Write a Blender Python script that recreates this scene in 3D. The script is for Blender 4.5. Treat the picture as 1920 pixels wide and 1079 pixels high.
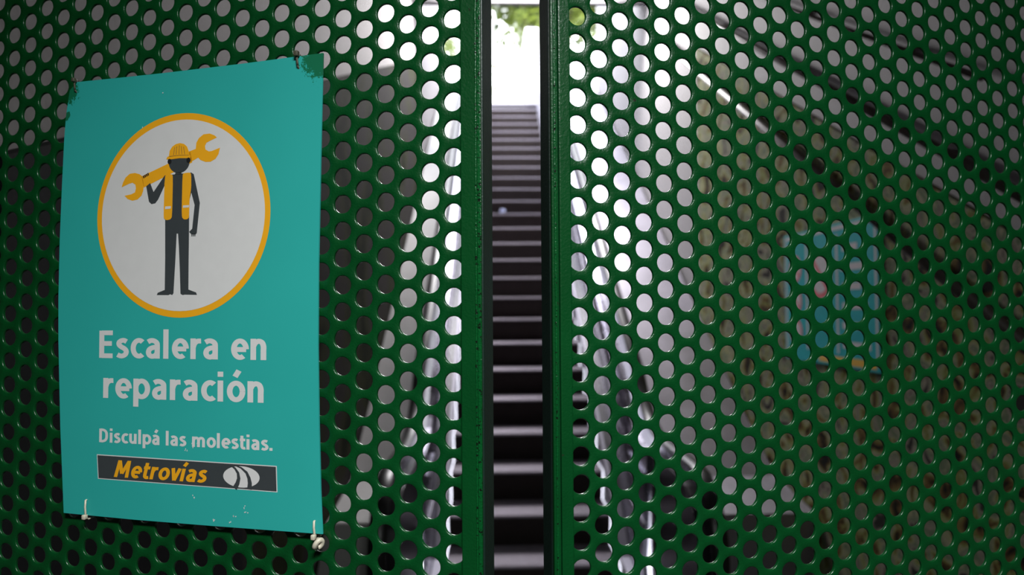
import bpy, bmesh, math, random
from mathutils import Vector, Matrix
import numpy as np

for o in list(bpy.data.objects):
    bpy.data.objects.remove(o, do_unlink=True)
SC = bpy.context.scene
COL = SC.collection
PI = math.pi

# ------------------------------------------------------------------ camera
EYE = 1.687
YAW = -0.0239
cd = bpy.data.cameras.new('camera')
cd.sensor_width = 36.0
cd.sensor_fit = 'HORIZONTAL'
cd.lens = 1300.0 / 1920.0 * 36.0
cd.clip_start = 0.02
cd.clip_end = 200
cd.dof.use_dof = True
cd.dof.focus_distance = 0.80
cd.dof.aperture_fstop = 3.6
cam = bpy.data.objects.new('camera', cd)
COL.objects.link(cam)
cam.matrix_world = (Matrix.Translation((0, 0, EYE)) @ Matrix.Rotation(YAW, 4, 'Z')
                    @ Matrix.Rotation(PI / 2 + 0.03074, 4, 'X') @ Matrix.Rotation(-0.00633, 4, 'Z'))
SC.camera = cam

# ------------------------------------------------------------------ world, lamps, exposure
SC.view_settings.view_transform = 'Standard'
SC.view_settings.look = 'None'
SC.view_settings.exposure = 0.0
SC.view_settings.gamma = 1.0
SC.view_settings.use_curve_mapping = False
w = bpy.data.worlds.new('overcast_sky')
SC.world = w
w.use_nodes = True
bg = w.node_tree.nodes['Background']
bg.inputs['Color'].default_value = (0.90, 0.92, 1.0, 1)
bg.inputs['Strength'].default_value = 9.5


def area_lamp(name, loc, rot, sx, sy, power, color=(1, 1, 1), spread=math.pi):
    d = bpy.data.lights.new(name, 'AREA')
    d.shape = 'RECTANGLE'
    d.size = sx
    d.size_y = sy
    d.energy = power
    d.color = color
    d.spread = spread
    o = bpy.data.objects.new(name, d)
    o.location = loc
    o.rotation_euler = rot
    COL.objects.link(o)
    return o


# fluorescent strip on the hall ceiling in front of the gate, and an added, unseen fill light for the stair walls
area_lamp('hall_ceiling_lamp', (0.16, -0.42, 2.70), (0, 0, 0), 0.6, 0.2, 55.0, (0.95, 1.0, 0.98), math.radians(150))
area_lamp('stair_fill_light', (0.35, 7.0, 4.62), (math.radians(-58), 0, 0), 1.7, 0.3, 150.0, (1.0, 0.97, 0.98))


# ------------------------------------------------------------------ materials
def new_mat(name):
    m = bpy.data.materials.new(name)
    m.use_nodes = True
    nt = m.node_tree
    return m, nt, nt.nodes['Principled BSDF']


def mat(name, col, rough=0.5, metal=0.0, var=0.12, vscale=14.0, bump=0.0, bscale=200.0, spec=0.5, stretch=(1, 1, 1), rvar=0.0):
    m, nt, b = new_mat(name)
    N, L = nt.nodes, nt.links
    tc = N.new('ShaderNodeTexCoord')
    mp = N.new('ShaderNodeMapping')
    mp.inputs['Scale'].default_value = stretch
    L.new(tc.outputs['Object'], mp.inputs['Vector'])
    nz = N.new('ShaderNodeTexNoise')
    nz.inputs['Scale'].default_value = vscale
    nz.inputs['Detail'].default_value = 5
    L.new(mp.outputs[0], nz.inputs['Vector'])
    mx = N.new('ShaderNodeMix')
    mx.data_type = 'RGBA'
    mx.inputs['A'].default_value = (*[max(0, c * (1 - var)) for c in col], 1)
    mx.inputs['B'].default_value = (*[min(1, c * (1 + var)) for c in col], 1)
    L.new(nz.outputs['Fac'], mx.inputs['Factor'])
    L.new(mx.outputs['Result'], b.inputs['Base Color'])
    b.inputs['Roughness'].default_value = rough
    b.inputs['Metallic'].default_value = metal
    b.inputs['Specular IOR Level'].default_value = spec
    if rvar:
        mr = N.new('ShaderNodeMapRange')
        mr.inputs['To Min'].default_value = max(0.03, rough - rvar)
        mr.inputs['To Max'].default_value = rough + rvar
        L.new(nz.outputs['Fac'], mr.inputs['Value'])
        L.new(mr.outputs[0], b.inputs['Roughness'])
    if bump:
        n2 = N.new('ShaderNodeTexNoise')
        n2.inputs['Scale'].default_value = bscale
        n2.inputs['Detail'].default_value = 4
        L.new(mp.outputs[0], n2.inputs['Vector'])
        bp = N.new('ShaderNodeBump')
        bp.inputs['Strength'].default_value = bump
        bp.inputs['Distance'].default_value = 0.002
        L.new(n2.outputs['Fac'], bp.inputs['Height'])
        L.new(bp.outputs[0], b.inputs['Normal'])
    return m


def speckle_mat(name, cols, scale, rough=0.6, detail=4, stretch=(1, 1, 1), distort=0.4, spec=0.4):
    """Blotchy finish: noise through a stepped colour ramp."""
    m, nt, b = new_mat(name)
    N, L = nt.nodes, nt.links
    tc = N.new('ShaderNodeTexCoord')
    mp = N.new('ShaderNodeMapping')
    mp.inputs['Scale'].default_value = stretch
    L.new(tc.outputs['Object'], mp.inputs['Vector'])
    nz = N.new('ShaderNodeTexNoise')
    nz.inputs['Scale'].default_value = scale
    nz.inputs['Detail'].default_value = detail
    nz.inputs['Distortion'].default_value = distort
    L.new(mp.outputs[0], nz.inputs['Vector'])
    r = N.new('ShaderNodeValToRGB')
    el = r.color_ramp.elements
    while len(el) < len(cols):
        el.new(0.5)
    for i, (p, c) in enumerate(cols):
        el[i].position = p
        el[i].color = (*c, 1)
    L.new(nz.outputs['Fac'], r.inputs['Fac'])
    L.new(r.outputs['Color'], b.inputs['Base Color'])
    b.inputs['Roughness'].default_value = rough
    b.inputs['Specular IOR Level'].default_value = spec
    return m


def paint_mat(name, col, chip, chip_amt=0.70, rough=0.32, cs=95, bs=0.35):
    """Thick brushed enamel: bumpy gloss with small dark chips."""
    m, nt, b = new_mat(name)
    N, L = nt.nodes, nt.links
    tc = N.new('ShaderNodeTexCoord')
    n1 = N.new('ShaderNodeTexNoise'); n1.inputs['Scale'].default_value = 22; n1.inputs['Detail'].default_value = 6
    n2 = N.new('ShaderNodeTexNoise'); n2.inputs['Scale'].default_value = 420; n2.inputs['Detail'].default_value = 3
    n3 = N.new('ShaderNodeTexNoise'); n3.inputs['Scale'].default_value = cs; n3.inputs['Detail'].default_value = 6
    for n in (n1, n2, n3):
        L.new(tc.outputs['Object'], n.inputs['Vector'])
    mx = N.new('ShaderNodeMix'); mx.data_type = 'RGBA'
    mx.inputs['A'].default_value = (*[c * 0.8 for c in col], 1)
    mx.inputs['B'].default_value = (*[c * 1.2 for c in col], 1)
    L.new(n1.outputs['Fac'], mx.inputs['Factor'])
    r = N.new('ShaderNodeValToRGB')
    r.color_ramp.elements[0].position = chip_amt
    r.color_ramp.elements[0].color = (0, 0, 0, 1)
    r.color_ramp.elements[1].position = chip_amt + 0.03
    L.new(n3.outputs['Fac'], r.inputs['Fac'])
    m2 = N.new('ShaderNodeMix'); m2.data_type = 'RGBA'
    L.new(r.outputs['Color'], m2.inputs['Factor'])
    L.new(mx.outputs['Result'], m2.inputs['A'])
    m2.inputs['B'].default_value = (*chip, 1)
    L.new(m2.outputs['Result'], b.inputs['Base Color'])
    b.inputs['Roughness'].default_value = rough
    b.inputs['Specular IOR Level'].default_value = 0.45
    bp = N.new('ShaderNodeBump'); bp.inputs['Strength'].default_value = bs; bp.inputs['Distance'].default_value = 0.001
    L.new(n2.outputs['Fac'], bp.inputs['Height'])
    L.new(bp.outputs[0], b.inputs['Normal'])
    return m


M = {}
M['gate'] = paint_mat('green_enamel', (0.001, 0.049, 0.010), (0.012, 0.02, 0.01), 0.71, 0.30)
M['bead'] = paint_mat('green_enamel_chipped', (0.002, 0.070, 0.015), (0.004, 0.006, 0.004), 0.585, 0.24, 330, 0.8)
M['tube'] = paint_mat('dark_green_enamel', (0.007, 0.021, 0.015), (0.02, 0.02, 0.02), 0.66, 0.42)
M['plaster'] = mat('pale_plaster', (0.35, 0.327, 0.322), 0.8, 0, 0.06, 3.0, 0.3, 60)
M['dado'] = speckle_mat('dark_olive_cladding', [(0.38, (0.010, 0.013, 0.006)), (0.45, (0.034, 0.038, 0.018)), (0.52, (0.036, 0.033, 0.031)), (0.62, (0.033, 0.031, 0.030)), (0.8, (0.02, 0.02, 0.02))], 1.6, 0.9, 4, (1, 1, 1), 0.4, 0.05)
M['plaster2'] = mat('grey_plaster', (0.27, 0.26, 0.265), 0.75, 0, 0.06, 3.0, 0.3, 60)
M['soffit'] = mat('grey_soffit_paint', (0.13, 0.125, 0.13), 0.9, 0, 0.08, 3.0, 0.2, 40, 0.1)
M['shadeclad'] = mat('painted_shade_cladding', (0.014, 0.015, 0.016), 0.8, 0, 0.2, 5, 0, 200, 0.1)  # near-black colour stands in for the dim wall beside the gate
M['mural'] = speckle_mat('mottled_stone_tiles', [(0.36, (0.008, 0.009, 0.006)), (0.42, (0.15, 0.095, 0.03)), (0.46, (0.20, 0.24, 0.07)), (0.50, (0.32, 0.31, 0.20)), (0.55, (0.11, 0.16, 0.09)), (0.60, (0.30, 0.27, 0.21)), (0.65, (0.03, 0.03, 0.025))], 6.5, 0.85, 6, (1, 1, 1), 1.2, 0.08)
M['concrete'] = mat('grey_concrete', (0.30, 0.29, 0.29), 0.8, 0, 0.15, 4, 0.4, 40)
M['hallpaint'] = mat('dark_hall_paint', (0.10, 0.10, 0.10), 0.8, 0, 0.1, 3)
M['floor'] = mat('dark_rubber_floor', (0.05, 0.05, 0.052), 0.55, 0, 0.2, 9, 0.2, 120)
M['steel'] = mat('brushed_stainless', (0.46, 0.45, 0.54), 0.27, 1.0, 0.10, 6, 0.05, 60, 0.5, (1, 1, 1), 0.10)
M['steel_dull'] = mat('dull_stainless', (0.42, 0.40, 0.45), 0.40, 0.85, 0.15, 5, 0.05, 50, 0.5, (1, 1, 1), 0.08)
M['deckpaint'] = mat('pale_grey_deck_paint', (0.45, 0.44, 0.43), 0.5, 0, 0.1, 6)
M['skirt'] = mat('dark_skirt_steel', (0.30, 0.29, 0.34), 0.5, 0.5, 0.2, 5)
M['rubber'] = mat('black_rubber', (0.012, 0.012, 0.013), 0.35, 0, 0.2, 20)
M['blackpanel'] = mat('black_lacquer', (0.016, 0.015, 0.018), 0.3, 0, 0.2, 10)
M['stair'] = mat('step_aluminium', (0.46, 0.42, 0.48), 0.8, 0.0, 0.2, 18, 0, 200, 0.0)
M['stair_riser'] = mat('step_riser_dark', (0.05, 0.040, 0.037), 0.75, 0.0, 0.2, 18, 0, 200, 0.2)
M['white'] = mat('white_coping', (0.85, 0.85, 0.87), 0.6, 0, 0.04, 4)
M['leaf'] = None
M['bark'] = mat('brown_bark', (0.09, 0.07, 0.05), 0.9, 0, 0.3, 12, 0.6, 30)
M['pavement'] = mat('street_paving', (0.45, 0.44, 0.43), 0.8, 0, 0.12, 5)
M['tie'] = mat('dirty_white_nylon', (0.56, 0.50, 0.40), 0.45, 0, 0.35, 300)
M['tie_dark'] = mat('grimy_dark_nylon', (0.06, 0.055, 0.035), 0.6, 0, 0.4, 300)
M['pipe'] = mat('dark_painted_pipe', (0.13, 0.105, 0.095), 0.45, 0, 0.3, 10)
M['s_white'] = mat('sign_white_vinyl', (0.62, 0.60, 0.60), 0.45, 0, 0.04, 60)
M['s_orange'] = mat('sign_orange_vinyl', (0.80, 0.36, 0.010), 0.45, 0, 0.05, 60)
M['s_dark'] = mat('sign_charcoal_vinyl', (0.040, 0.046, 0.050), 0.45, 0, 0.08, 60)
M['s_black'] = mat('sign_black_vinyl', (0.012, 0.012, 0.013), 0.45, 0, 0.08, 60)
M['teal2'] = mat('teal_enamel_board', (0.006, 0.42, 0.45), 0.6, 0, 0.06, 10, 0, 200, 0.2)
M['red'] = mat('red_vinyl', (0.62, 0.03, 0.035), 0.4, 0, 0.06, 10)
M['yellow'] = mat('yellow_vinyl', (0.75, 0.45, 0.03), 0.4, 0, 0.06, 10)
M['litter'] = mat('pale_blue_plastic', (0.55, 0.62, 0.9), 0.3, 0, 0.1, 60)


def leaf_material():
    m, nt, b = new_mat('sunlit_leaf')
    N, L = nt.nodes, nt.links
    tc = N.new('ShaderNodeTexCoord')
    nz = N.new('ShaderNodeTexNoise'); nz.inputs['Scale'].default_value = 1.1; nz.inputs['Detail'].default_value = 4
    L.new(tc.outputs['Object'], nz.inputs['Vector'])
    r = N.new('ShaderNodeValToRGB')
    r.color_ramp.elements[0].position = 0.35; r.color_ramp.elements[0].color = (0.035, 0.06, 0.015, 1)
    r.color_ramp.elements[1].position = 0.62; r.color_ramp.elements[1].color = (0.17, 0.22, 0.03, 1)
    L.new(nz.outputs['Fac'], r.inputs['Fac'])
    L.new(r.outputs['Color'], b.inputs['Base Color'])
    b.inputs['Roughness'].default_value = 0.5
    tr = N.new('ShaderNodeBsdfTranslucent')
    L.new(r.outputs['Color'], tr.inputs['Color'])
    ms = N.new('ShaderNodeMixShader'); ms.inputs[0].default_value = 0.5
    L.new(b.outputs[0], ms.inputs[1]); L.new(tr.outputs[0], ms.inputs[2])
    L.new(ms.outputs[0], N['Material Output'].inputs['Surface'])
    return m


M['leaf'] = leaf_material()


def teal_sign_material():
    """Teal sheet whose top corners are smeared with the gate's green paint."""
    m, nt, b = new_mat('teal_sign_sheet')
    N, L = nt.nodes, nt.links
    tc = N.new('ShaderNodeTexCoord')
    nb = N.new('ShaderNodeTexNoise'); nb.inputs['Scale'].default_value = 9
    nf = N.new('ShaderNodeTexNoise'); nf.inputs['Scale'].default_value = 170; nf.inputs['Detail'].default_value = 8; nf.inputs['Roughness'].default_value = 0.75
    for n in (nb, nf):
        L.new(tc.outputs['Object'], n.inputs['Vector'])
    mx = N.new('ShaderNodeMix'); mx.data_type = 'RGBA'
    mx.inputs['A'].default_value = (0.021, 0.340, 0.310, 1)
    mx.inputs['B'].default_value = (0.026, 0.380, 0.345, 1)
    L.new(nb.outputs['Fac'], mx.inputs['Factor'])
    cur = mx.outputs['Result']
    # (corner x, corner z, reach) in the sheet's own coordinates
    for cx, cz, reach in ((0.178, 0.541, 0.052), (-0.169, 0.529, 0.030), (-0.173, 0.500, 0.012)):
        d = N.new('ShaderNodeVectorMath'); d.operation = 'DISTANCE'
        d.inputs[1].default_value = (cx, 0, cz)
        L.new(tc.outputs['Object'], d.inputs[0])
        mr = N.new('ShaderNodeMapRange')
        mr.inputs['From Min'].default_value = 0.0
        mr.inputs['From Max'].default_value = reach
        mr.inputs['To Min'].default_value = 0.42
        mr.inputs['To Max'].default_value = -0.25
        L.new(d.outputs['Value'], mr.inputs['Value'])
        ad = N.new('ShaderNodeMath'); ad.operation = 'ADD'
        L.new(mr.outputs[0], ad.inputs[0]); L.new(nf.outputs['Fac'], ad.inputs[1])
        gt = N.new('ShaderNodeMath'); gt.operation = 'GREATER_THAN'; gt.inputs[1].default_value = 0.62
        L.new(ad.outputs[0], gt.inputs[0])
        m2 = N.new('ShaderNodeMix'); m2.data_type = 'RGBA'
        L.new(gt.outputs[0], m2.inputs['Factor'])
        L.new(cur, m2.inputs['A'])
        m2.inputs['B'].default_value = (0.004, 0.13, 0.06, 1)
        cur = m2.outputs['Result']
    L.new(cur, b.inputs['Base Color'])
    b.inputs['Roughness'].default_value = 0.42
    return m


M['teal'] = teal_sign_material()


# ------------------------------------------------------------------ object helpers
def link_mesh(name, verts, faces, material, parent=None, loc=(0, 0, 0), smooth=False, mats=None, idx=None):
    me = bpy.data.meshes.new(name)
    me.from_pydata([tuple(v) for v in verts], [], faces)
    me.update()
    for mm in (mats or [material]):
        me.materials.append(mm)
    if idx is not None:
        me.polygons.foreach_set('material_index', idx)
    if smooth:
        me.polygons.foreach_set('use_smooth', [True] * len(me.polygons))
    o = bpy.data.objects.new(name, me)
    COL.objects.link(o)
    o.location = loc
    if parent:
        o.parent = parent
    return o


def from_bm(name, bm, material, parent=None, smooth=False, mats=None):
    bmesh.ops.recalc_face_normals(bm, faces=bm.faces[:])
    me = bpy.data.meshes.new(name)
    bm.to_mesh(me)
    bm.free()
    for mm in (mats or [material]):
        me.materials.append(mm)
    if smooth:
        me.polygons.foreach_set('use_smooth', [True] * len(me.polygons))
    o = bpy.data.objects.new(name, me)
    COL.objects.link(o)
    if parent:
        o.parent = parent
    return o


def add_box(bm, x0, x1, y0, y1, z0, z1, bev=0.0, seg=2):
    r = bmesh.ops.create_cube(bm, size=1.0, matrix=Matrix.Translation(((x0 + x1) / 2, (y0 + y1) / 2, (z0 + z1) / 2))
                              @ Matrix.Diagonal((x1 - x0, y1 - y0, z1 - z0, 1)))
    if bev:
        es = list({e for v in r['verts'] for e in v.link_edges})
        bmesh.ops.bevel(bm, geom=es, offset=bev, segments=seg, affect='EDGES', profile=0.5)


def add_prism(bm, pts, axis, a0, a1, bev=0.0):
    """Extrude a polygon: axis 'x' -> pts are (y,z); axis 'y' -> pts are (x,z)."""
    def mk(p, a):
        return (a, p[0], p[1]) if axis == 'x' else (p[0], a, p[1])
    A = [bm.verts.new(mk(p, a0)) for p in pts]
    B = [bm.verts.new(mk(p, a1)) for p in pts]
    n = len(pts)
    fs = [bm.faces.new(A), bm.faces.new(B[::-1])]
    for i in range(n):
        fs.append(bm.faces.new((A[i], B[i], B[(i + 1) % n], A[(i + 1) % n])))
    if bev:
        es = list({e for f in fs for e in f.edges})
        bmesh.ops.bevel(bm, geom=es, offset=bev, segments=2, affect='EDGES')


def add_tube(bm, pts, r, n=10, flat=(1, 1), up=(0, 0, 1)):
    """Sweep an ellipse (r*flat[0] sideways, r*flat[1] along up) along pts."""
    P = [Vector(p) for p in pts]
    rings = []
    rr = r if isinstance(r, (list, tuple)) else [r] * len(P)
    prev = None
    for i, p in enumerate(P):
        t = (P[min(i + 1, len(P) - 1)] - P[max(i - 1, 0)]).normalized()
        if prev is None:
            u = Vector(up)
            if abs(u.dot(t)) > 0.95:
                u = Vector((1, 0, 0))
            s = t.cross(u).normalized()
        else:
            s = (prev - t * prev.dot(t)).normalized()
        prev = s
        v = s.cross(t).normalized()
        rings.append([bm.verts.new(p + s * (math.cos(2 * PI * k / n) * rr[i] * flat[0]) + v * (math.sin(2 * PI * k / n) * rr[i] * flat[1])) for k in range(n)])
    for a, b in zip(rings, rings[1:]):
        for k in range(n):
            bm.faces.new((a[k], a[(k + 1) % n], b[(k + 1) % n], b[k]))
    bm.faces.new(rings[0][::-1])
    bm.faces.new(rings[-1])


def box(name, dims, material, parent=None, bev=0.0):
    bm = bmesh.new()
    add_box(bm, *dims, bev=bev)
    return from_bm(name, bm, material, parent)


def prism(name, pts, axis, a0, a1, material, parent=None, bev=0.0):
    bm = bmesh.new()
    add_prism(bm, pts, axis, a0, a1, bev)
    return from_bm(name, bm, material, parent)


def tag(o, label, cat, group=None):
    o['label'] = label
    o['category'] = cat
    if group:
        o['group'] = group
    return o


def struct(o):
    o['kind'] = 'structure'
    return o


def thing(name, label, cat, loc=(0, 0, 0), rz=0.0, group=None):
    o = bpy.data.objects.new(name, None)
    o.empty_display_size = 0.1
    COL.objects.link(o)
    o.location = loc
    o.rotation_euler = (0, 0, rz)
    return tag(o, label, cat, group)


# ------------------------------------------------------------------ the setting
TREAD, RISE = 0.3055, 0.20
Y0, Z0 = 4.06, 0.20            # nose of the first full step
SL = RISE / TREAD


def pitch_z(y):
    return Z0 + SL * (y - Y0)


TOPY = Y0 + TREAD * 24
TOPZ = Z0 + RISE * 24
CEY, CEZ = 7.3, 4.92          # free edge of the sloping soffit
XL, XR = -0.82, 1.56           # side walls of the stair shaft

struct(box('floor', (-3.2, 3.2, -3.2, 3.75, -0.15, 0.0), M['floor']))
struct(box('ceiling', (-3.2, 3.2, -3.2, 1.1, 2.75, 2.95), M['concrete']))
# sloping soffit over the moving stair
struct(prism('ceiling_slope', [(0.95, 2.75), (1.1, 2.75), (CEY, CEZ), (CEY, CEZ + 0.3), (0.95, 2.95)], 'x', XL - 0.2, XR + 0.2, M['soffit']))
struct(prism('wall_left', [(1.12, -0.1), (1.12, 3.2), (CEY, CEZ + .3), (CEY, pitch_z(CEY) + 3.2), (TOPY - 2.4, TOPZ + 1.9), (TOPY - 1.0, TOPZ + 1.5), (TOPY - 1.0, 2.0), (4, -0.1)],
             'x', XL - 0.2, XL, M['plaster']))
struct(prism('wall_right', [(1.0, -0.1), (1.0, 3.2), (CEY, CEZ + .3), (CEY, pitch_z(CEY) + 3.8), (TOPY - 1.0, TOPZ + 2.5), (TOPY - 1.0, 2.0), (4, -0.1)],
             'x', XR, XR + 0.2, M['plaster2']))
# dark cladding along the lower left wall, its coping climbs more gently than the stair
struct(prism('trim_1', [(2.2, -0.05), (2.2, 2.36), (6.3, 3.95), (7.3, 4.36), (7.3, 2.0), (4.1, -0.05)], 'x', XL - 0.005, XL + 0.02, M['dado']))
struct(prism('trim_2', [(1.13, -0.05), (1.13, 1.94), (2.195, 2.36), (2.195, -0.05)], 'x', XL - 0.005, XL + 0.03, M['shadeclad']))  # shade next to the gate, put into the panel's colour
# hall behind the camera
struct(box('wall_back', (-3.2, 3.2, -3.35, -3.2, 0, 2.8), M['hallpaint']))
struct(box('wall_hall_left', (-3.35, -3.2, -3.2, 1.15, 0, 2.8), M['hallpaint']))
struct(box('wall_hall_right', (3.2, 3.35, -3.2, 1.15, 0, 2.8), M['hallpaint']))
struct(box('wall_gate_left', (-3.2, -1.02, 1.0, 1.12, 0, 2.8), M['hallpaint']))
struct(box('wall_gate_right', (1.06, 3.2, 1.02, 1.14, 0, 2.8), M['hallpaint']))
struct(box('wall_lintel', (-1.02, 1.06, 1.0, 1.12, 2.42, 2.8), M['hallpaint']))
# street level at the top
struct(box('ground_street', (-14, 14, TOPY + 0.35, 40, TOPZ - 0.25, TOPZ - 0.02), M['pavement']))
struct(box('wall_parapet', (0.56, 0.80, 12.3, 13.6, TOPZ - 0.02, TOPZ + 1.75), M['white'], bev=0.03))

# mottled tiles on the right wall
mur = prism('tile_mural', [(1.16, 0.3), (1.16, 1.42), (3.87, 2.93), (5.2, 3.67), (5.2, 1.6), (3.3, 0.3)], 'x', XR - 0.022, XR - 0.001, M['mural'])
tag(mur, 'mottled olive and brown tile cladding climbing along the right-hand stair wall', 'wall cladding')


def pipe(label, pts, r, name='wall_pipe', group=None):
    t = thing(name, label, 'pipe' if name == 'wall_pipe' else 'handrail', pts[0], 0, group)
    o0 = Vector(pts[0])
    bm = bmesh.new()
    add_tube(bm, [Vector(p) - o0 for p in pts], r, 12)
    from_bm('tube', bm, M['pipe'], t, True)
    a, b = Vector(pts[0]), Vector(pts[-1])
    n = 5
    for k in range(n):
        q = a.lerp(b, (k + 0.5) / n) - o0
        bm = bmesh.new()
        add_box(bm, q.x - r * 0.6, XR - o0.x + 0.004, q.y - r * 0.7, q.y + r * 0.7, q.z - r * 0.7, q.z + r * 0.7, 0.003)
        from_bm('bracket', bm, M['pipe'], t)
    return t


def sl_line(y, z, s, ya, yb, x):
    return [(x, ya, z + s * (ya - y)), (x, yb, z + s * (yb - y))]


pipe('thick dark conduit on the pale upper right wall just above the tiles', sl_line(3.94, 3.20, 0.60, 1.7, 7.4, XR - 0.05), 0.019)
pipe('thin dark conduit highest on the pale right wall', sl_line(3.94, 3.50, 0.60, 2.1, 6.2, XR - 0.045), 0.011)
pipe('dark handrail fixed across the mottled tiles of the right wall', sl_line(2.83, 2.12, 0.60, 1.6, 6.3, XR - 0.07), 0.022, 'wall_handrail')

# ------------------------------------------------------------------ escalator
ESX = 0.205
esc = thing('escalator', 'stopped escalator with ribbed metal steps climbing to daylight behind the gate', 'escalator', (ESX, Y0, 0))
SW = 0.505


def step_mesh():
    V, F, I = [], [], []
    n = 112
    x0, dx = -SW, 2 * SW / 112
    prof_hi = [(0.352, 0.0), (0.018, 0.0), (0.005, -0.005), (0.0, -0.018), (0.004, -0.06), (0.022, -0.13), (0.041, -0.213)]
    prof_lo = [(0.352, -0.008), (0.024, -0.008), (0.012, -0.012), (0.008, -0.022), (0.011, -0.06), (0.029, -0.13), (0.048, -0.213)]
    for k in range(n):
        for lo, a, b in ((0, x0 + dx * k, x0 + dx * (k + .52)), (1, x0 + dx * (k + .52), x0 + dx * (k + 1))):
            pr = prof_lo if lo else prof_hi
            s = len(V)
            for (y, z) in pr:
                V.append((a, y, z)); V.append((b, y, z))
            for j in range(len(pr) - 1):
                F.append((s + 2 * j, s + 2 * j + 1, s + 2 * j + 3, s + 2 * j + 2))
                I.append(0 if j < 3 else 1)
        # rib side wall
        s = len(V)
        b = x0 + dx * (k + .52)
        for (h, l) in zip(prof_hi, prof_lo):
            V.append((b, *h)); V.append((b, *l))
        for j in range(len(prof_hi) - 1):
            F.append((s + 2 * j, s + 2 * j + 1, s + 2 * j + 3, s + 2 * j + 2))
            I.append(1)
        s = len(V)
        b = x0 + dx * (k + 1)
        for (h, l) in zip(prof_hi, prof_lo):
            V.append((b, *h)); V.append((b, *l))
        for j in range(len(prof_hi) - 1):
            F.append((s + 2 * j, s + 2 * j + 1, s + 2 * j + 3, s + 2 * j + 2))
            I.append(1)
    return V, F, I


sv, sf, si = step_mesh()
st0 = link_mesh('step', sv, sf, None, esc, (0, 0, Z0), mats=[M['stair'], M['stair_riser']], idx=si)
for k in range(1, 25):
    c = st0.copy()
    COL.objects.link(c)
    c.parent = esc
    c.location = (0, TREAD * k, Z0 + RISE * k)
box('comb_plate', (-SW - 0.02, SW + 0.02, -0.9, 0.04, -0.02, 0.003), M['steel_dull'], esc)
box('landing_plate', (-SW - 0.5, SW + 0.9, TREAD * 25 - 0.01, TREAD * 25 + 1.2, TOPZ + 0.17, TOPZ + 0.2), M['steel_dull'], esc)

# handrail centre line in local (y, z)
HR = 0.97
path = []
for i in range(0, 14):
    y = TREAD * 24 + 0.5 - i * 0.6
    if y > 0.15:
        path.append((y, Z0 + SL * y + HR))
yb, zb = -0.25, 0.985
c0 = (0.2, Z0 + SL * 0.2 + HR)
for i in range(0, 9):           # ease from the slope to the level run
    t = i / 8
    p0, p1, p2 = c0, (-0.05, zb + 0.01), (-0.45, zb)
    path.append(((1 - t) ** 2 * p0[0] + 2 * t * (1 - t) * p1[0] + t * t * p2[0], (1 - t) ** 2 * p0[1] + 2 * t * (1 - t) * p1[1] + t * t * p2[1]))
NR = 0.31
NC = (-1.02, zb - NR)
path.append((-0.8, zb))
for i in range(0, 13):
    a = PI / 2 + PI * i / 12
    path.append((NC[0] + NR * math.cos(a), NC[1] + NR * math.sin(a)))
path.append((-0.7, zb - 2 * NR))
path.append((-0.3, zb - 2 * NR))

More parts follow.
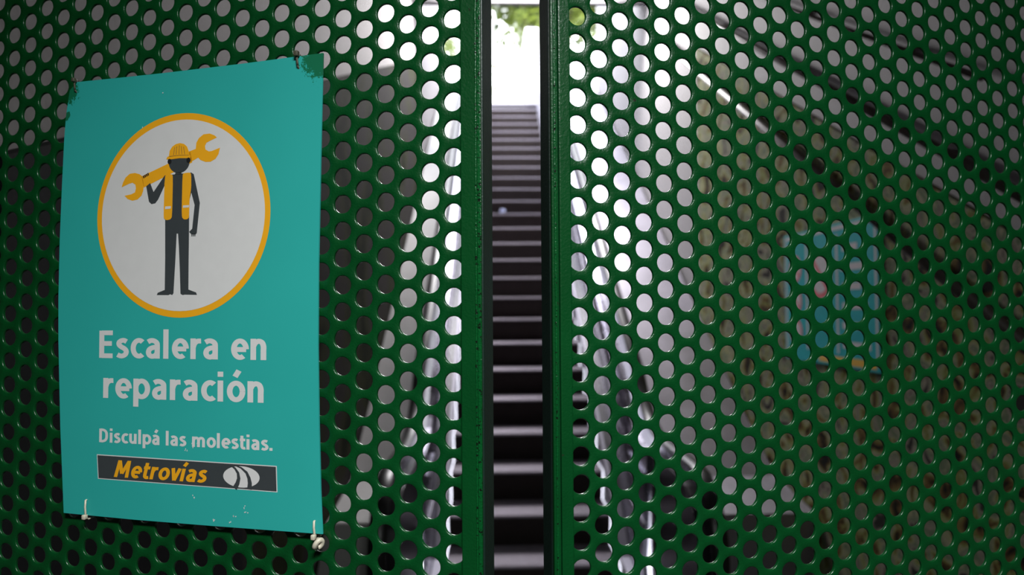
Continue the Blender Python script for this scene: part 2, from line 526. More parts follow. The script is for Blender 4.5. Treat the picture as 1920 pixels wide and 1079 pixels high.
for s in (-1, 1):
    xh = s * 0.672
    bm = bmesh.new()
    add_tube(bm, [(xh, y, z) for y, z in path], 0.036, 14, (1.05, 0.55))
    from_bm('handrail', bm, M['rubber'], esc, True)
    # bright guide under the rubber belt
    inner = []
    for i, (y, z) in enumerate(path):
        a = path[max(i - 1, 0)]
        b = path[min(i + 1, len(path) - 1)]
        ty, tz = b[0] - a[0], b[1] - a[1]
        l = math.hypot(ty, tz)
        inner.append((y + (-tz / l) * 0.034, z + (ty / l) * 0.034))
    bm = bmesh.new()
    add_tube(bm, [(xh, y, z) for y, z in inner], 0.024, 10, (1.0, 0.8))
    from_bm('handrail_guide', bm, M['steel'], esc, True)
    # inner balustrade panel: one long plate that follows the slope
    top = [(y, z - 0.055) for y, z in path if y > -0.46]
    poly = top + [(-0.45, 0.02), (-0.02, 0.02), (0.35, Z0 + SL * 0.35 - 0.10), (TREAD * 24 + 0.5, Z0 + SL * (TREAD * 24 + 0.5) - 0.10)]
    prism('balustrade_panel', poly, 'x', s * 0.575, s * 0.605, M['steel'], esc)
    # dark brush line between skirt and panel, and a polished deck moulding
    ye = TREAD * 24 + 0.5
    for (nm, h0, h1, xa, xb, mk) in (('skirt_brush', 0.10, 0.135, 0.535, 0.576, 'rubber'), ('panel_moulding', 0.50, 0.535, 0.566, 0.576, 'skirt'), ('panel_moulding', 0.74, 0.80, 0.562, 0.576, 'steel')):
        prism(nm, [(-0.40, 0.02 + h0), (0.0, 0.05 + h0), (0.34, Z0 + SL * 0.34 + h0 - 0.02), (ye, Z0 + SL * ye + h0), (ye, Z0 + SL * ye + h1), (0.34, Z0 + SL * 0.34 + h1 - 0.02), (0.0, 0.05 + h1), (-0.40, 0.02 + h1)],
              'x', s * xa, s * xb, M[mk], esc)
    # skirt next to the steps
    sk = [(-0.9, 0.02), (-0.9, 0.16), (0.0, 0.24), (0.3, Z0 + SL * 0.3 + 0.10), (TREAD * 24 + 0.5, Z0 + SL * (TREAD * 24 + 0.5) + 0.10), (TREAD * 24 + 0.5, Z0 + SL * (TREAD * 24 + 0.5) - 0.3), (0.6, 0.1), (0.3, 0.02)]
    prism('skirt', sk, 'x', s * 0.512, s * 0.57, M['skirt'], esc)
    # newel: dark lacquered end body inside the handrail loop
    nw = [(-0.42, zb - 0.05), (NC[0], zb - 0.05)] + [(NC[0] + (NR - 0.05) * math.cos(PI / 2 + PI * i / 12), NC[1] + (NR - 0.05) * math.sin(PI / 2 + PI * i / 12)) for i in range(1, 12)] + [(NC[0], zb - 2 * NR + 0.05), (-0.6, 0.02), (-0.42, 0.02)]
    prism('newel', nw, 'x', s * 0.60, s * 0.70, M['blackpanel'], esc, 0.004)
    # deck: sloping metal cover outside the handrail
    xo = (XR - ESX - 0.03) if s > 0 else (XL - ESX + 0.03)
    dk = ([(-1.25, 0.02), (-1.25, 0.22), (-0.80, 0.70)] if s < 0 else [(-0.75, 0.02), (-0.75, 0.70)]) + [ (-0.25, 0.76), (0.25, Z0 + SL * 0.25 + 0.70), (TREAD * 24 + 0.3, Z0 + SL * (TREAD * 24 + 0.3) + 0.70), (TREAD * 24 + 0.3, Z0 + SL * (TREAD * 24 + 0.3)), (0.8, 0.02)]
    prism('deck', dk, 'x', s * 0.71, xo, M['deckpaint' if s < 0 else 'steel_dull'], esc, 0.004)

# ------------------------------------------------------------------ perforated gate leaves
P, C_, RAD = 0.03, 0.03 * math.sqrt(3) / 2, 0.01035


def perforated_sheet(sign, zref, ncols, parent):
    """Staggered round holes; local x runs along the sheet (outward = sign), front face at y=0, y grows away from the viewer."""
    rng = random.Random(5 if sign > 0 else 9)
    V, F = [], []
    T = 0.0032
    for j in range(ncols):
        vtop = int((2.33 - zref) / P)
        vbot = int((zref - 0.10) / P)
        for k in range(-vtop, vbot):
            zc = zref - (k + (0.5 if j % 2 else 0)) * P
            near = 1.25 < zc < 2.40 and j < 29
            N = 24 if near else 12
            cx = sign * j * C_
            s = len(V)
            ph = rng.random() * 6.28
            r0 = RAD * (1 + rng.uniform(-.012, .012))
            amp = rng.choice((0, 0, .006, .015, .03))
            rows = [[], [], [], [], []]
            for i in range(N):
                a = 2 * PI * i / N
                am = ((math.degrees(a) + 30 - 30) % 60) - 30 + 0.0
                # hexagonal cell with flat top and bottom: normals at 30, 90, 150 ...
                am = ((math.degrees(a)) % 60) - 30
                rh = (P / 2) / math.cos(math.radians(am))
                ca, sa = math.cos(a), math.sin(a)
                r = r0 * (1 - amp * max(0, math.sin(2 * a + ph)) ** 6)
                rows[0].append((cx + rh * ca, 0, zc + rh * sa))
                rows[1].append((cx + (r + .0011) * ca, 0, zc + (r + .0011) * sa))
                rows[2].append((cx + (r + .0003) * ca, 0.0004, zc + (r + .0003) * sa))
                rows[3].append((cx + r * ca, 0.0012, zc + r * sa))
                rows[4].append((cx + r * ca, T, zc + r * sa))
            for rw in rows:
                V.extend(rw)
            V.extend((x, T, z) for x, y, z in rows[0])
            for q in range(5):
                for i in range(N):
                    i2 = (i + 1) % N
                    F.append((s + q * N + i, s + q * N + i2, s + (q + 1) * N + i2, s + (q + 1) * N + i))
    o = link_mesh('perforated_sheet', V, F, M['gate'], parent)
    bm = bmesh.new()
    bm.from_mesh(o.data)
    bmesh.ops.remove_doubles(bm, verts=bm.verts[:], dist=1e-5)
    bmesh.ops.recalc_face_normals(bm, faces=bm.faces[:])
    for f in bm.faces:
        f.smooth = True
    for e in bm.edges:
        if len(e.link_faces) == 2 and e.calc_face_angle(0) > 0.9:
            e.smooth = False
    bm.to_mesh(o.data)
    bm.free()
    return o


def rot_yaw(x, y):
    c, s = math.cos(YAW), math.sin(YAW)
    return (x * c - y * s, x * s + y * c)


def stile(x0, x1, y0, y1, parent, name='stile', m='gate', z0=0.06, z1=2.36, bev=0.0015):
    return box(name, (min(x0, x1), max(x0, x1), y0, y1, z0, z1), M[m], parent, bev)


def weld_bead(x, y, parent, r, seed, name='edge_bead'):
    rng = random.Random(seed)
    bm = bmesh.new()
    pts, rad = [], []
    z = 0.08
    while z < 2.35:
        pts.append((x + rng.uniform(-.0003, .0003), y, z))
        rad.append(r * rng.uniform(.75, 1.25))
        z += 0.006 if 1.3 < z < 2.4 else 0.03
    add_tube(bm, pts, rad, 8)
    return from_bm(name, bm, M['bead'], parent, True)


LX, LY = rot_yaw(-0.06242, 0.73558)
RX, RY = rot_yaw(0.07316, 0.75012)
TL, TR = -0.25149 + YAW, 0.27549 + YAW
LZ, RZ = EYE + 0.31255, EYE + 0.32082

gl = thing('gate_leaf', 'left green perforated steel gate leaf, carrying the teal repair notice', 'gate', (LX, LY, 0), TL)
perforated_sheet(-1, LZ, 37, gl)
stile(0.0097, 0.0325, -0.0035, 0.000, gl, 'cover_bar', 'gate', bev=0.0012)
weld_bead(0.0268, -0.0034, gl, 0.0011, 3)
stile(0.0285, 0.0325, -0.0048, -0.003, gl, 'edge_strip', 'bead', bev=0.0006)
stile(0.0105, 0.0326, 0.0034, 0.040, gl, 'stile', 'tube')
stile(-0.985, -0.945, -0.0035, 0.040, gl, 'stile', 'gate')
box('rail', (-0.945, 0.0105, -0.0035, 0.036, 2.32, 2.36), M['gate'], gl, 0.0015)
box('rail', (-0.945, 0.0105, -0.0035, 0.036, 0.06, 0.10), M['gate'], gl, 0.0015)

gr = thing('gate_leaf', 'right green perforated steel gate leaf, bare of any notice', 'gate', (RX, RY, 0), TR)
perforated_sheet(1, RZ, 37, gr)
stile(-0.0098, -0.0235, -0.0035, 0.000, gr, 'cover_bar', 'gate', bev=0.0016)
stile(-0.0245, -0.0325, -0.0045, 0.002, gr, 'edge_strip', 'gate', bev=0.0016)
weld_bead(-0.0288, -0.0046, gr, 0.0011, 8)
stile(-0.0105, -0.0326, 0.0034, 0.034, gr, 'stile', 'tube')
stile(0.985, 0.945, -0.0035, 0.040, gr, 'stile', 'gate')
box('rail', (-0.0105, 0.945, -0.0035, 0.034, 2.32, 2.36), M['gate'], gr, 0.0015)
box('rail', (-0.0105, 0.945, -0.0035, 0.034, 0.06, 0.10), M['gate'], gr, 0.0015)

# ------------------------------------------------------------------ the teal repair notice on the left leaf
# the sheet's own frame: x to the right along the leaf, y away from the viewer, z up; origin below the sheet's middle
SX, SZ = -0.330, -0.570


def leaf_pt(x, y, z):
    c, s = math.cos(TL), math.sin(TL)
    return (LX + x * c - y * s, LY + x * s + y * c, LZ + z)


sign = thing('notice_sign', 'teal notice with a worker in an orange ring, tied to the left gate leaf', 'sign', leaf_pt(SX, -0.008, SZ), TL)


def S(pts):
    return [(x - SX, z - SZ) for x, z in pts]


OUT = [(-.4880, -.0285), (-.3654, -.0290), (-.2558, -.0280), (-.1492, -.0255), (-.1522, -.1456), (-.1546, -.2643), (-.1550, -.3527),
       (-.1535, -.4404), (-.1514, -.5100), (-.1487, -.5577), (-.2872, -.5584), (-.3969, -.5587), (-.4991, -.5580), (-.5057, -.4530),
       (-.5103, -.3487), (-.5112, -.2962), (-.5104, -.2237), (-.5082, -.1575), (-.5056, -.0978), (-.5032, -.0680), (-.4985, -.0380)]
prism('sign_sheet', S(OUT), 'y', 0.0, 0.0022, M['teal'], sign, 0.0004)


def plate(name, pts, material, layer, local=True, parent=sign):
    """A flat printed shape; layer k sits k tenths of a millimetre in front of the sheet."""
    q = S(pts) if local else pts
    y = -0.00012 * layer
    bm = bmesh.new()
    vs = [bm.verts.new((x, y, z)) for x, z in q]
    f = bm.faces.new(vs)
    if f.normal.y > 0:
        f.normal_flip()
    f.normal_update()
    if f.normal.y > 0:
        f.normal_flip()
    bmesh.ops.triangulate(bm, faces=[f])
    me = bpy.data.meshes.new(name)
    bm.to_mesh(me)
    bm.free()
    me.materials.append(material)
    o = bpy.data.objects.new(name, me)
    COL.objects.link(o)
    o.parent = parent
    return o


def multi(name, polys, material, layer, parent=sign):
    y = -0.00012 * layer
    bm = bmesh.new()
    for pts in polys:
        vs = [bm.verts.new((x, y, z)) for x, z in S(pts)]
        f = bm.faces.new(vs)
        f.normal_update()
        if f.normal.y > 0:
            f.normal_flip()
        bmesh.ops.triangulate(bm, faces=[f])
    me = bpy.data.meshes.new(name)
    bm.to_mesh(me)
    bm.free()
    me.materials.append(material)
    o = bpy.data.objects.new(name, me)
    COL.objects.link(o)
    o.parent = parent
    return o


def ellipse(cx, cz, rx, rz, n=96, a0=0, a1=2 * PI):
    return [(cx + rx * math.cos(a0 + (a1 - a0) * i / n), cz + rz * math.sin(a0 + (a1 - a0) * i / n)) for i in range(n)]


CX, CZ = -0.3345, -0.2000
plate('ring', ellipse(CX, CZ, 0.1195, 0.1205), M['s_orange'], 1)
plate('disc', ellipse(CX, CZ, 0.1125, 0.1128), M['s_white'], 2)


def mmp(l):
    return [(x / 1000, z / 1000) for x, z in l]


def smooth_poly(p, it=1):
    for _ in range(it):
        q = []
        for i in range(len(p)):
            a, b = p[i], p[(i + 1) % len(p)]
            q.append((a[0] * .8 + b[0] * .2, a[1] * .8 + b[1] * .2))
            q.append((a[0] * .2 + b[0] * .8, a[1] * .2 + b[1] * .8))
        p = q
    return p


shaft = mmp([(-322.0, -125.2), (-319.0, -138.6), (-346.5, -149.6), (-386.5, -164.9), (-389.7, -151.3), (-352.4, -138.2)])
jaw_tr = mmp([(-323.7, -125.6), (-314.4, -123.0), (-313.6, -115.8), (-310.2, -110.6), (-304.0, -106.6), (-295.6, -106.2), (-289.4, -108.6), (-285.7, -111.5), (-294.4, -114.6), (-299.7, -116.7), (-301.7, -120.2), (-301.1, -124.6), (-296.5, -127.1), (-292.6, -126.9), (-281.5, -123.7), (-283.4, -131.1), (-287.5, -136.4), (-294.2, -139.4), (-300.9, -139.2), (-307.7, -136.6), (-310.9, -133.5), (-322.2, -138.7)])
jaw_bl = mmp([(-388.7, -151.3), (-392.9, -148.5), (-399.5, -146.7), (-407.0, -147.3), (-412.9, -151.5), (-416.5, -157.3), (-418.5, -163.0), (-407.7, -159.3), (-402.9, -158.3), (-398.7, -160.7), (-397.8, -165.3), (-399.2, -170.2), (-404.5, -172.2), (-414.1, -173.5), (-409.6, -177.7), (-402.7, -180.0), (-395.5, -178.9), (-389.6, -174.4), (-387.3, -168.8), (-386.5, -162.9)])
multi('wrench_picture', [shaft, jaw_tr, jaw_bl], M['s_orange'], 3)
torso = mmp([(-357.0, -152.0), (-320.1, -150.6), (-316.7, -152.7), (-313.7, -164.6), (-308.1, -186.7), (-312.0, -222.0), (-313.7, -223.4), (-319.4, -223.0), (-322.4, -220.2), (-318.3, -216.7), (-316.8, -203.4), (-315.2, -188.9), (-319.9, -174.0), (-322.6, -183.7), (-322.6, -221.6), (-355.6, -221.6), (-356.0, -187.1), (-356.8, -163.4), (-366.0, -180.2), (-370.0, -184.5), (-375.3, -185.2), (-378.9, -182.1), (-383.0, -163.5), (-377.4, -160.0), (-372.5, -171.0)])
leg_l = mmp([(-355.6, -221.61), (-339.6, -221.61), (-341.0, -251.4), (-343.3, -291.6), (-345.0, -293.7), (-347.9, -292.7), (-350.2, -293.7), (-366.5, -293.5), (-365.3, -291.0), (-355.5, -287.7), (-355.3, -251.0)])
leg_r = mmp([(-337.7, -221.61), (-322.6, -221.61), (-322.8, -251.8), (-322.8, -287.7), (-312.3, -291.2), (-311.1, -293.9), (-327.9, -293.4), (-330.7, -293.9), (-333.6, -292.4), (-335.0, -261.2), (-336.4, -236.8)])
head = [(-.3370 + .0145 * math.cos(a), -.1370 - .0132 * math.sin(a)) for a in [PI * i / 20 for i in range(21)]]
head = [(-.3515, -.1315)] + head[::-1] + [(-.3225, -.1315)]
fingers = [mmp([(-387.8 + 2.1 * k, -151.0 + .95 * k), (-386.2 + 2.1 * k, -150.3 + .95 * k), (-385.4 + 2.1 * k, -153.2 + .95 * k), (-387.0 + 2.1 * k, -153.9 + .95 * k)]) for k in range(4)]
tips = [mmp([(-319.4 + 1.5 * k, -222.2), (-318.2 + 1.5 * k, -222.2), (-318.3 + 1.5 * k, -225.6), (-319.2 + 1.5 * k, -225.6)]) for k in range(4)]
worker = multi('worker_picture', [torso, leg_l, leg_r, head, mmp([(-341.5, -149.0), (-334.0, -149.0), (-333.0, -152.0), (-343.0, -152.0)])] + tips, M['s_dark'], 4)
multi('worker_fingers', fingers, M['s_black'], 5, worker)
vl = smooth_poly(mmp([(-356.9, -153.0), (-352.9, -151.0), (-347.1, -151.0), (-345.3, -153.6), (-346.0, -201.3), (-348.3, -204.6), (-354.0, -205.4), (-357.6, -203.3), (-357.9, -196.9)]))
vr = smooth_poly(mmp([(-332.1, -152.9), (-330.4, -150.7), (-322.4, -150.4), (-320.1, -152.0), (-319.9, -169.1), (-322.1, -181.2), (-322.5, -203.2), (-325.3, -205.5), (-329.8, -205.3), (-332.4, -202.8), (-332.8, -193.0)]))
multi('vest_picture', [vl, vr], M['s_orange'], 5, worker)
multi('vest_band', [mmp([(-355.7, -189.1), (-347.8, -188.9), (-348.1, -191.9), (-355.9, -192.3)]), mmp([(-330.9, -188.9), (-322.6, -188.8), (-322.8, -191.5), (-331.1, -191.6)])], M['s_white'], 6, worker)
helm = mmp([(-354.8, -132.8), (-353.6, -130.2), (-351.2, -129.3), (-350.3, -123.2), (-346.8, -118.5), (-341.7, -115.6), (-335.9, -114.8), (-330.3, -116.2), (-326.1, -119.6), (-323.8, -124.9), (-322.8, -129.6), (-321.1, -130.8), (-321.7, -133.6), (-336.6, -132.7), (-349.6, -133.4)])
multi('helmet_picture', [helm], M['s_orange'], 5, worker)
multi('helmet_lines', [mmp([(-345.0, -128.5), (-344.5, -128.5), (-342.9, -119.5), (-343.4, -119.5)]), mmp([(-337.3, -128.0), (-336.8, -128.0), (-336.5, -117.5), (-337.0, -117.5)]), mmp([(-329.5, -128.4), (-329.0, -128.4), (-330.6, -119.5), (-331.1, -119.5)]), mmp([(-351.0, -129.7), (-336.6, -129.0), (-323.4, -129.7), (-323.4, -130.0), (-336.6, -129.4), (-351.0, -130.1)]),
                       mmp([(-341.4, -128.2), (-340.9, -128.2), (-340.0, -118.6), (-340.5, -118.6)]), mmp([(-333.3, -128.2), (-332.8, -128.2), (-333.7, -118.6), (-334.2, -118.6)])], M['s_dark'], 6, worker)
for ex in (-.3502, -.3240):
    multi('ear_defender', [ellipse(ex, -.1358, .0027, .0031, 20)], M['s_black'], 6, worker)


def arc_band(pts_w):
    """A tapering curved stroke: list of (x, z, half width)."""
    L, R = [], []
    for i, (x, z, hw) in enumerate(pts_w):
        a = pts_w[max(0, i - 1)]
        b = pts_w[min(len(pts_w) - 1, i + 1)]
        tx, tz = b[0] - a[0], b[1] - a[1]
        l = math.hypot(tx, tz)
        L.append((x - tz / l * hw, z + tx / l * hw))
        R.append((x + tz / l * hw, z - tx / l * hw))
    return L + R[::-1]


def catmull(p, n=7):
    if len(p) == 2:
        return p
    out = []
    q = [(2 * p[0][0] - p[1][0], 2 * p[0][1] - p[1][1])] + list(p) + [(2 * p[-1][0] - p[-2][0], 2 * p[-1][1] - p[-2][1])]
    for i in range(1, len(q) - 2):
        a, b, c, d = q[i - 1], q[i], q[i + 1], q[i + 2]
        for k in range(n):
            t = k / n
            out.append(tuple(0.5 * (2 * b[m] + (c[m] - a[m]) * t + (2 * a[m] - 5 * b[m] + 4 * c[m] - d[m]) * t * t + (3 * b[m] - a[m] - 3 * c[m] + d[m]) * t ** 3) for m in (0, 1)))
    out.append(p[-1])
    return out


def arc(cx, cy, rx, ry, a0, a1, n=28):
    return [(cx + rx * math.cos(math.radians(a0 + (a1 - a0) * i / n)), cy + ry * math.sin(math.radians(a0 + (a1 - a0) * i / n))) for i in range(n + 1)]


# condensed bold sans letters: advance width and centre-line strokes, capitals one unit high
X_ = .73
N_ARCH = lambda o: catmull([(.09 + o, .46), (.15 + o, .585), (.25 + o, .645), (.355 + o, .60), (.40 + o, .47), (.40 + o, .30), (.40 + o, 0)])
A_ = [catmull([(.075, .595), (.17, .645), (.28, .635), (.37, .56), (.385, .44), (.385, .2), (.385, 0)]), catmull([(.385, .41), (.25, .395), (.135, .335), (.095, .22), (.135, .115), (.225, .078), (.315, .11), (.385, .19)])]
O_ = [arc(.285, .365, .195, .285, 0, 360, 40)]
GL = {
    ' ': (.25, []),
    'E': (.54, [[(.09, 0), (.09, 1)], [(.09, .08), (.47, .08)], [(.09, .53), (.44, .53)], [(.09, .92), (.47, .92)]]),
    'D': (.66, [[(.09, 0), (.09, 1)], catmull([(.09, .92), (.25, .915), (.40, .845), (.485, .69), (.50, .5), (.485, .31), (.40, .155), (.25, .085), (.09, .08)])]),
    'M': (.80, [[(.085, 0), (.125, 1)], [(.135, .98), (.375, .22)], [(.375, .22), (.615, .98)], [(.625, 1), (.665, 0)]]),
    's': (.44, [catmull([(.355, .60), (.27, .645), (.175, .635), (.10, .57), (.105, .48), (.185, .405), (.285, .345), (.345, .255), (.32, .145), (.225, .082), (.13, .085), (.045, .125)])]),
    'c': (.46, [arc(.285, .365, .195, .285, 52, 308)]),
    'a': (.53, A_),
    '\u00e1': (.53, A_ + [[(.21, .87), (.33, 1.09)]]),
    'l': (.235, [[(.09, 0), (.09, 1.05)]]),
    'e': (.55, [arc(.28, .365, .19, .285, 0, 305), [(.10, .355), (.55 - .005, .355)][:1] + [(.47, .355)]]),
    'r': (.36, [[(.09, 0), (.09, X_)], catmull([(.09, .40), (.135, .545), (.225, .63), (.345, .64)])]),
    'n': (.545, [[(.09, 0), (.09, X_)], N_ARCH(0)]),
    'm': (.855, [[(.09, 0), (.09, X_)], N_ARCH(0), N_ARCH(.31)]),
    'p': (.56, [[(.09, -.28), (.09, X_)], arc(.275, .365, .195, .285, 160, -160)]),
    'i': (.235, [[(.09, 0), (.09, X_)], [(.09, .86), (.09, 1.04)]]),
    '\u00ed': (.235, [[(.09, 0), (.09, X_)], [(.07, .87), (.19, 1.09)]]),
    'o': (.575, O_),
    '\u00f3': (.575, O_ + [[(.25, .87), (.37, 1.09)]]),
    'u': (.545, [catmull([(.09, X_), (.09, .45), (.095, .26), (.14, .13), (.235, .082), (.33, .125), (.40, .25)]), [(.40, 0), (.40, X_)]]),
    't': (.36, [catmull([(.135, .94), (.135, .6), (.135, .25), (.165, .12), (.25, .078), (.34, .10)]), [(.01, .655), (.335, .655)]]),
    'v': (.46, [[(.05, X_), (.225, .02)], [(.225, .02), (.40, X_)]]),
    '.': (.22, [[(.09, 0), (.09, .19)]]),
}


def lettering(name, body, x0, x1, zbase, cap, material, layer, hw=.086, shear=0.0):
    """One printed line of text as one flat part; strokes are given their width and set side by side."""
    pen, polys = 0.0, []
    for ch in body:
        adv, strokes = GL[ch]
        for st in strokes:
            q = arc_band([(x, z, hw) for x, z in st])
            polys.append([(x + pen + shear * z, z) for x, z in q])
        pen += adv + .05
    ax = [x for p in polys for x, z in p]
    lo, hi = min(ax), max(ax)
    kx = (x1 - x0) / (hi - lo)
    V, F = [], []
    for n, p in enumerate(polys):
        h = len(p) // 2
        s0 = len(V)
        y = -0.00012 * layer - 0.00001 * (n % 5)
        V += [(x0 + (x - lo) * kx - SX, y, zbase + z * cap - SZ) for x, z in p]
        for i in range(h - 1):
            F.append((s0 + i, s0 + i + 1, s0 + 2 * h - 2 - i, s0 + 2 * h - 1 - i))
    return link_mesh(name, V, F, material, sign)


lettering('lettering', 'Escalera en', -.4488, -.2194, -.3686, .0328, M['s_white'], 1)
lettering('lettering', 'reparaci\u00f3n', -.4423, -.2226, -.4166, .0328, M['s_white'], 1)
lettering('lettering', 'Disculp\u00e1 las molestias.', -.4473, -.2111, -.4697, .0162, M['s_white'], 1, .090)
plate('logo_border', [(-.4505, -.4844), (-.2056, -.4862), (-.2046, -.5154), (-.4484, -.5136)], M['s_white'], 1)
logo = plate('logo_panel', [(-.4494, -.4855), (-.2067, -.4872), (-.2057, -.5144), (-.4473, -.5126)], M['s_dark'], 2)
lg = lettering('logo_lettering', 'Metrov\u00edas', -.4252, -.2952, -.5100, .0200, M['s_orange'], 3, .088, .20)
lg.parent = logo
plate('logo_emblem', ellipse(-.2508, -.5007, .0236, .0120, 64), M['s_white'], 3, True, logo)


multi('emblem_stroke', [arc_band([(-.2650, -.4880, .0007), (-.2590, -.4915, .0012), (-.2550, -.4965, .0017), (-.2540, -.5025, .0022), (-.2555, -.5080, .0026), (-.2590, -.5140, .0030)]),
                        arc_band([(-.2600, -.4878, .0005), (-.2510, -.4905, .0010), (-.2440, -.4955, .0016), (-.2408, -.5015, .0021), (-.2396, -.5070, .0026), (-.2400, -.5140, .0030)])], M['s_dark'], 4, logo)
rg = random.Random(4)
flk = []
for (x, z, n) in ((-.2593, -.5432, 3), (-.2441, -.5410, 3), (-.2455, -.5355, 2), (-.3238, -.4725, 3), (-.3150, -.4680, 2), (-.3100, -.4670, 2), (-.3146, -.5256, 2), (-.2850, -.5530, 3), (-.2650, -.5530, 2), (-.3620, -.0520, 1), (-.3900, -.0900, 1)):
    for k in range(n):
        cx, cz = x + rg.uniform(-.0022, .0022), z + rg.uniform(-.0028, .0028)
        flk.append([(cx + rg.uniform(.0004, .0011) * math.cos(a), cz + rg.uniform(.0005, .0016) * math.sin(a)) for a in (0.3, 1.4, 2.6, 3.7, 5.0)])
for fl in flk:
    multi('paint_flake', [fl], M['s_white'], 2)


# ------------------------------------------------------------------ cable ties holding the notice
def cable_tie(label, x, z0, z1, material, head_at_bottom, loop=False, sc=1.0):
    t = thing('cable_tie', label, 'cable tie', leaf_pt(x, -0.0085, z1), TL, 'cable ties on the notice')
    h = z0 - z1
    bm = bmesh.new()
    add_tube(bm, [(-.0005, 0.004, h + .0015), (0, -.0010, h), (.0004, -.0020, h * .6), (.0012, -.0022, h * .25), (.0012, -.0018, 0)], 0.0013 * sc, 8, (1.0, 0.6))
    from_bm('strap', bm, material, t, True)
    bm = bmesh.new()
    zz = -0.0005 if head_at_bottom else h
    add_box(bm, -.0022 * sc, .0026 * sc, -.0050, .0005, zz - .0028 * sc, zz + .0028 * sc, 0.0009)
    from_bm('head', bm, material, t, True)
    bm = bmesh.new()
    add_tube(bm, [(.0012, -.0018, 0), (.0014, .002, -.004), (.0012, .011, -.003), (0, .014, h * .4), (-.0005, .011, h), (-.0005, .004, h + .0015)], 0.0010 * sc, 8)
    from_bm('loop', bm, material, t, True)
    if loop:
        bm = bmesh.new()
        pts = [(.005 + .0034 * math.sin(a * .75), -.001 + .003 * math.sin(a), -.0075 - .0040 * math.cos(a)) for a in [2 * PI * i / 18 for i in range(19)]]
        add_tube(bm, pts, 0.0029, 10)
        from_bm('tail', bm, material, t, True)
    return t


cable_tie('grimy dark tie stub at the upper left corner of the teal notice', -.4890, -.0270, -.0390, M['tie_dark'], False, False, 0.9)
cable_tie('dark-headed tie with pale strap at the upper right of the teal notice', -.1812, -.0245, -.0375, M['tie_dark'], False, False, 1.1)
cable_tie('dirty white cable tie at the lower left edge of the teal notice', -.4648, -.5400, -.5590, M['tie'], True)
cable_tie('dirty white tie with a curled tail at the lower right corner of the teal notice', -.1584, -.5440, -.5600, M['tie'], True, True)

# ------------------------------------------------------------------ regulations board on the right stair wall
RBY0, RBY1, RBZ0, RBZ1 = 2.72, 3.62, 1.42, 2.06
rb = thing('regulations_board', 'teal board with red prohibition rings on the right stair wall', 'sign', (XR - 0.034, (RBY0 + RBY1) / 2, RBZ0), -PI / 2)
BW, BH = RBY1 - RBY0, RBZ1 - RBZ0     # local x runs towards the viewer's end, y into the wall
box('board', (-BW / 2, BW / 2, 0, 0.012, 0, BH), M['teal2'], rb, 0.002)


def board_rect(name, x0, x1, z0, z1, m, layer=1):
    return plate(name, [(x0, z0), (x1, z0), (x1, z1), (x0, z1)], m, layer * 4, False, rb)


board_rect('border', -BW / 2 + .015, -BW / 2 + .03, .03, BH - .03, M['s_white'])
board_rect('border', BW / 2 - .03, BW / 2 - .015, .03, BH - .03, M['s_white'])
board_rect('border', -BW / 2 + .015, BW / 2 - .015, BH - .03, BH - .012, M['s_white'])
board_rect('footer_stripe', -.08, BW / 2 - .03, .012, .045, M['yellow'])
for x in (-.20, .10):
    board_rect('column_rule', x, x + .018, .06, BH - .05, M['s_white'])
rr = random.Random(2)
for (x0, x1) in ((.14, .40),):
    for k in range(6):
        z = BH - .10 - k * .085
        bm_x = x0 + rr.uniform(0, .02)
        board_rect('text_block', bm_x, x1 - rr.uniform(0, .12), z - .03, z, M['s_white'])


def prohibition(cx, cz, r):
    plate('prohibition_disc', ellipse(cx, cz, r, r, 32), M['red'], 5, False, rb)
    plate('prohibition_face', ellipse(cx, cz, r * .78, r * .78, 32), M['s_white'], 7, False, rb)
    c, s = math.cos(PI / 4), math.sin(PI / 4)
    hw = r * .1
    plate('prohibition_bar', [(cx - r * .85 * c - hw * s, cz + r * .85 * s - hw * c), (cx + r * .85 * c - hw * s, cz - r * .85 * s - hw * c), (cx + r * .85 * c + hw * s, cz - r * .85 * s + hw * c), (cx - r * .85 * c + hw * s, cz + r * .85 * s + hw * c)], M['red'], 9, False, rb)


prohibition(-.05, .42, .115)
prohibition(-.32, .46, .07)
prohibition(-.32, .30, .07)
prohibition(-.32, .14, .07)

# small sticker on the right newel
stk = thing('sticker', 'small teal and red safety sticker on the right end of the escalator', 'sticker', (ESX + 0.80, Y0 - 0.765, 0.545), 0)
box('sticker_sheet', (-.05, .05, -0.004, 0.010, 0, .12), M['teal2'], stk, 0.001)
plate('sticker_mark', [(-.03, .06), (0.0, .06), (0.0, .11), (-.03, .11)], M['red'], 40, False, stk)

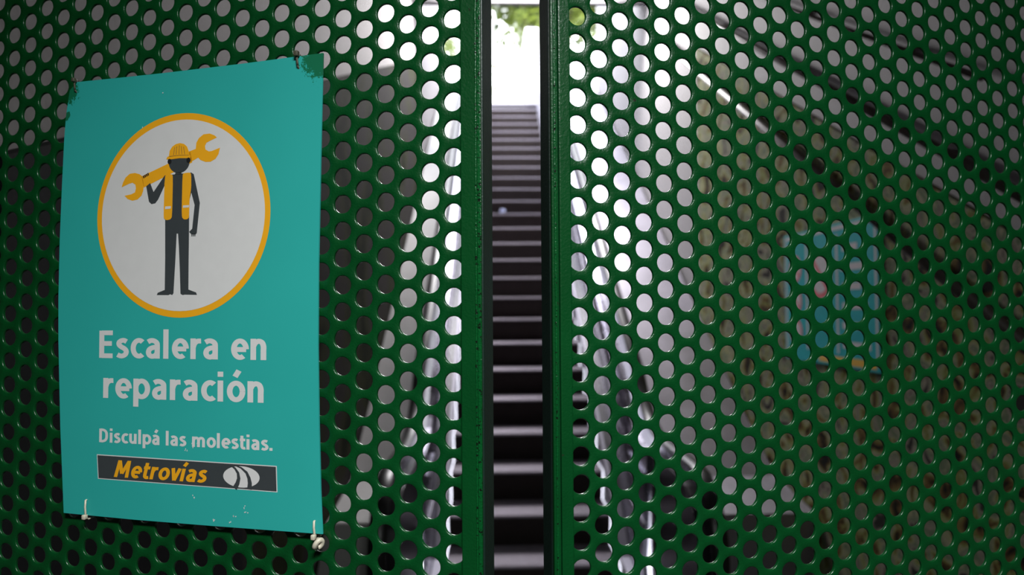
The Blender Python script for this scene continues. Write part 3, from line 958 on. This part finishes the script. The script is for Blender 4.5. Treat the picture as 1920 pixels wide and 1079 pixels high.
# scrap of plastic on a step
yk = Y0 + TREAD * 13
bm = bmesh.new()
bmesh.ops.create_icosphere(bm, subdivisions=2, radius=0.035)
rq = random.Random(1)
for v in bm.verts:
    v.co *= rq.uniform(.7, 1.25)
    v.co.z *= .7
lit = from_bm('crumpled_wrapper', bm, M['litter'])
lit.location = (0.085, yk + 0.06, Z0 + RISE * 13 + 0.034)
tag(lit, 'crumpled pale blue wrapper lying on an upper escalator step', 'litter')


# ------------------------------------------------------------------ trees at street level
def tree(label, x, y, zc, rad, n, seed, squash=0.75):
    t = thing('street_tree', label, 'tree', (x, y, TOPZ - 0.02))
    rng = random.Random(seed)
    V, F = [], []
    blobs = [(rng.uniform(-.6, .6) * rad, rng.uniform(-.6, .6) * rad, rng.uniform(-.55, .5) * rad * squash, rng.uniform(.35, .55) * rad) for _ in range(14)]
    zc_ = zc - (TOPZ - 0.02)
    for i in range(n):
        b = blobs[i % len(blobs)]
        d = Vector((rng.gauss(0, 1), rng.gauss(0, 1), rng.gauss(0, 1))).normalized() * b[3] * rng.random() ** .4
        c = Vector((b[0], b[1], zc_ + b[2])) + d
        u = Vector((rng.gauss(0, 1), rng.gauss(0, 1), rng.gauss(0, .6))).normalized()
        q = u.orthogonal().normalized()
        L_, W_ = rng.uniform(.10, .2), rng.uniform(.04, .07)
        s = len(V)
        V += [c - u * L_, c + q * W_ + Vector((0, 0, .015)), c + u * L_, c - q * W_ + Vector((0, 0, .015))]
        F.append((s, s + 1, s + 2, s + 3))
    link_mesh('foliage', V, F, M['leaf'], t)
    bm = bmesh.new()
    add_tube(bm, [(0, 0, 0), (.05, .02, zc_ * .35), (-.05, 0, zc_ * .7), (0, 0, zc_ + rad * .3)], [.22, .18, .13, .05], 10)
    for k in range(5):
        b = blobs[k]
        add_tube(bm, [(0, 0, zc_ * .6), (b[0] * .5, b[1] * .5, zc_ * .75), (b[0], b[1], zc_ + b[2])], [.09, .06, .02], 8)
    from_bm('trunk', bm, M['bark'], t, True)


tree('broad bright green tree overhanging the top of the escalator', 1.3, 18.5, 10.75, 3.2, 15000, 3)
tree('darker tree behind, left of the top of the escalator', -2.6, 27.0, 11.6, 3.6, 8000, 12)
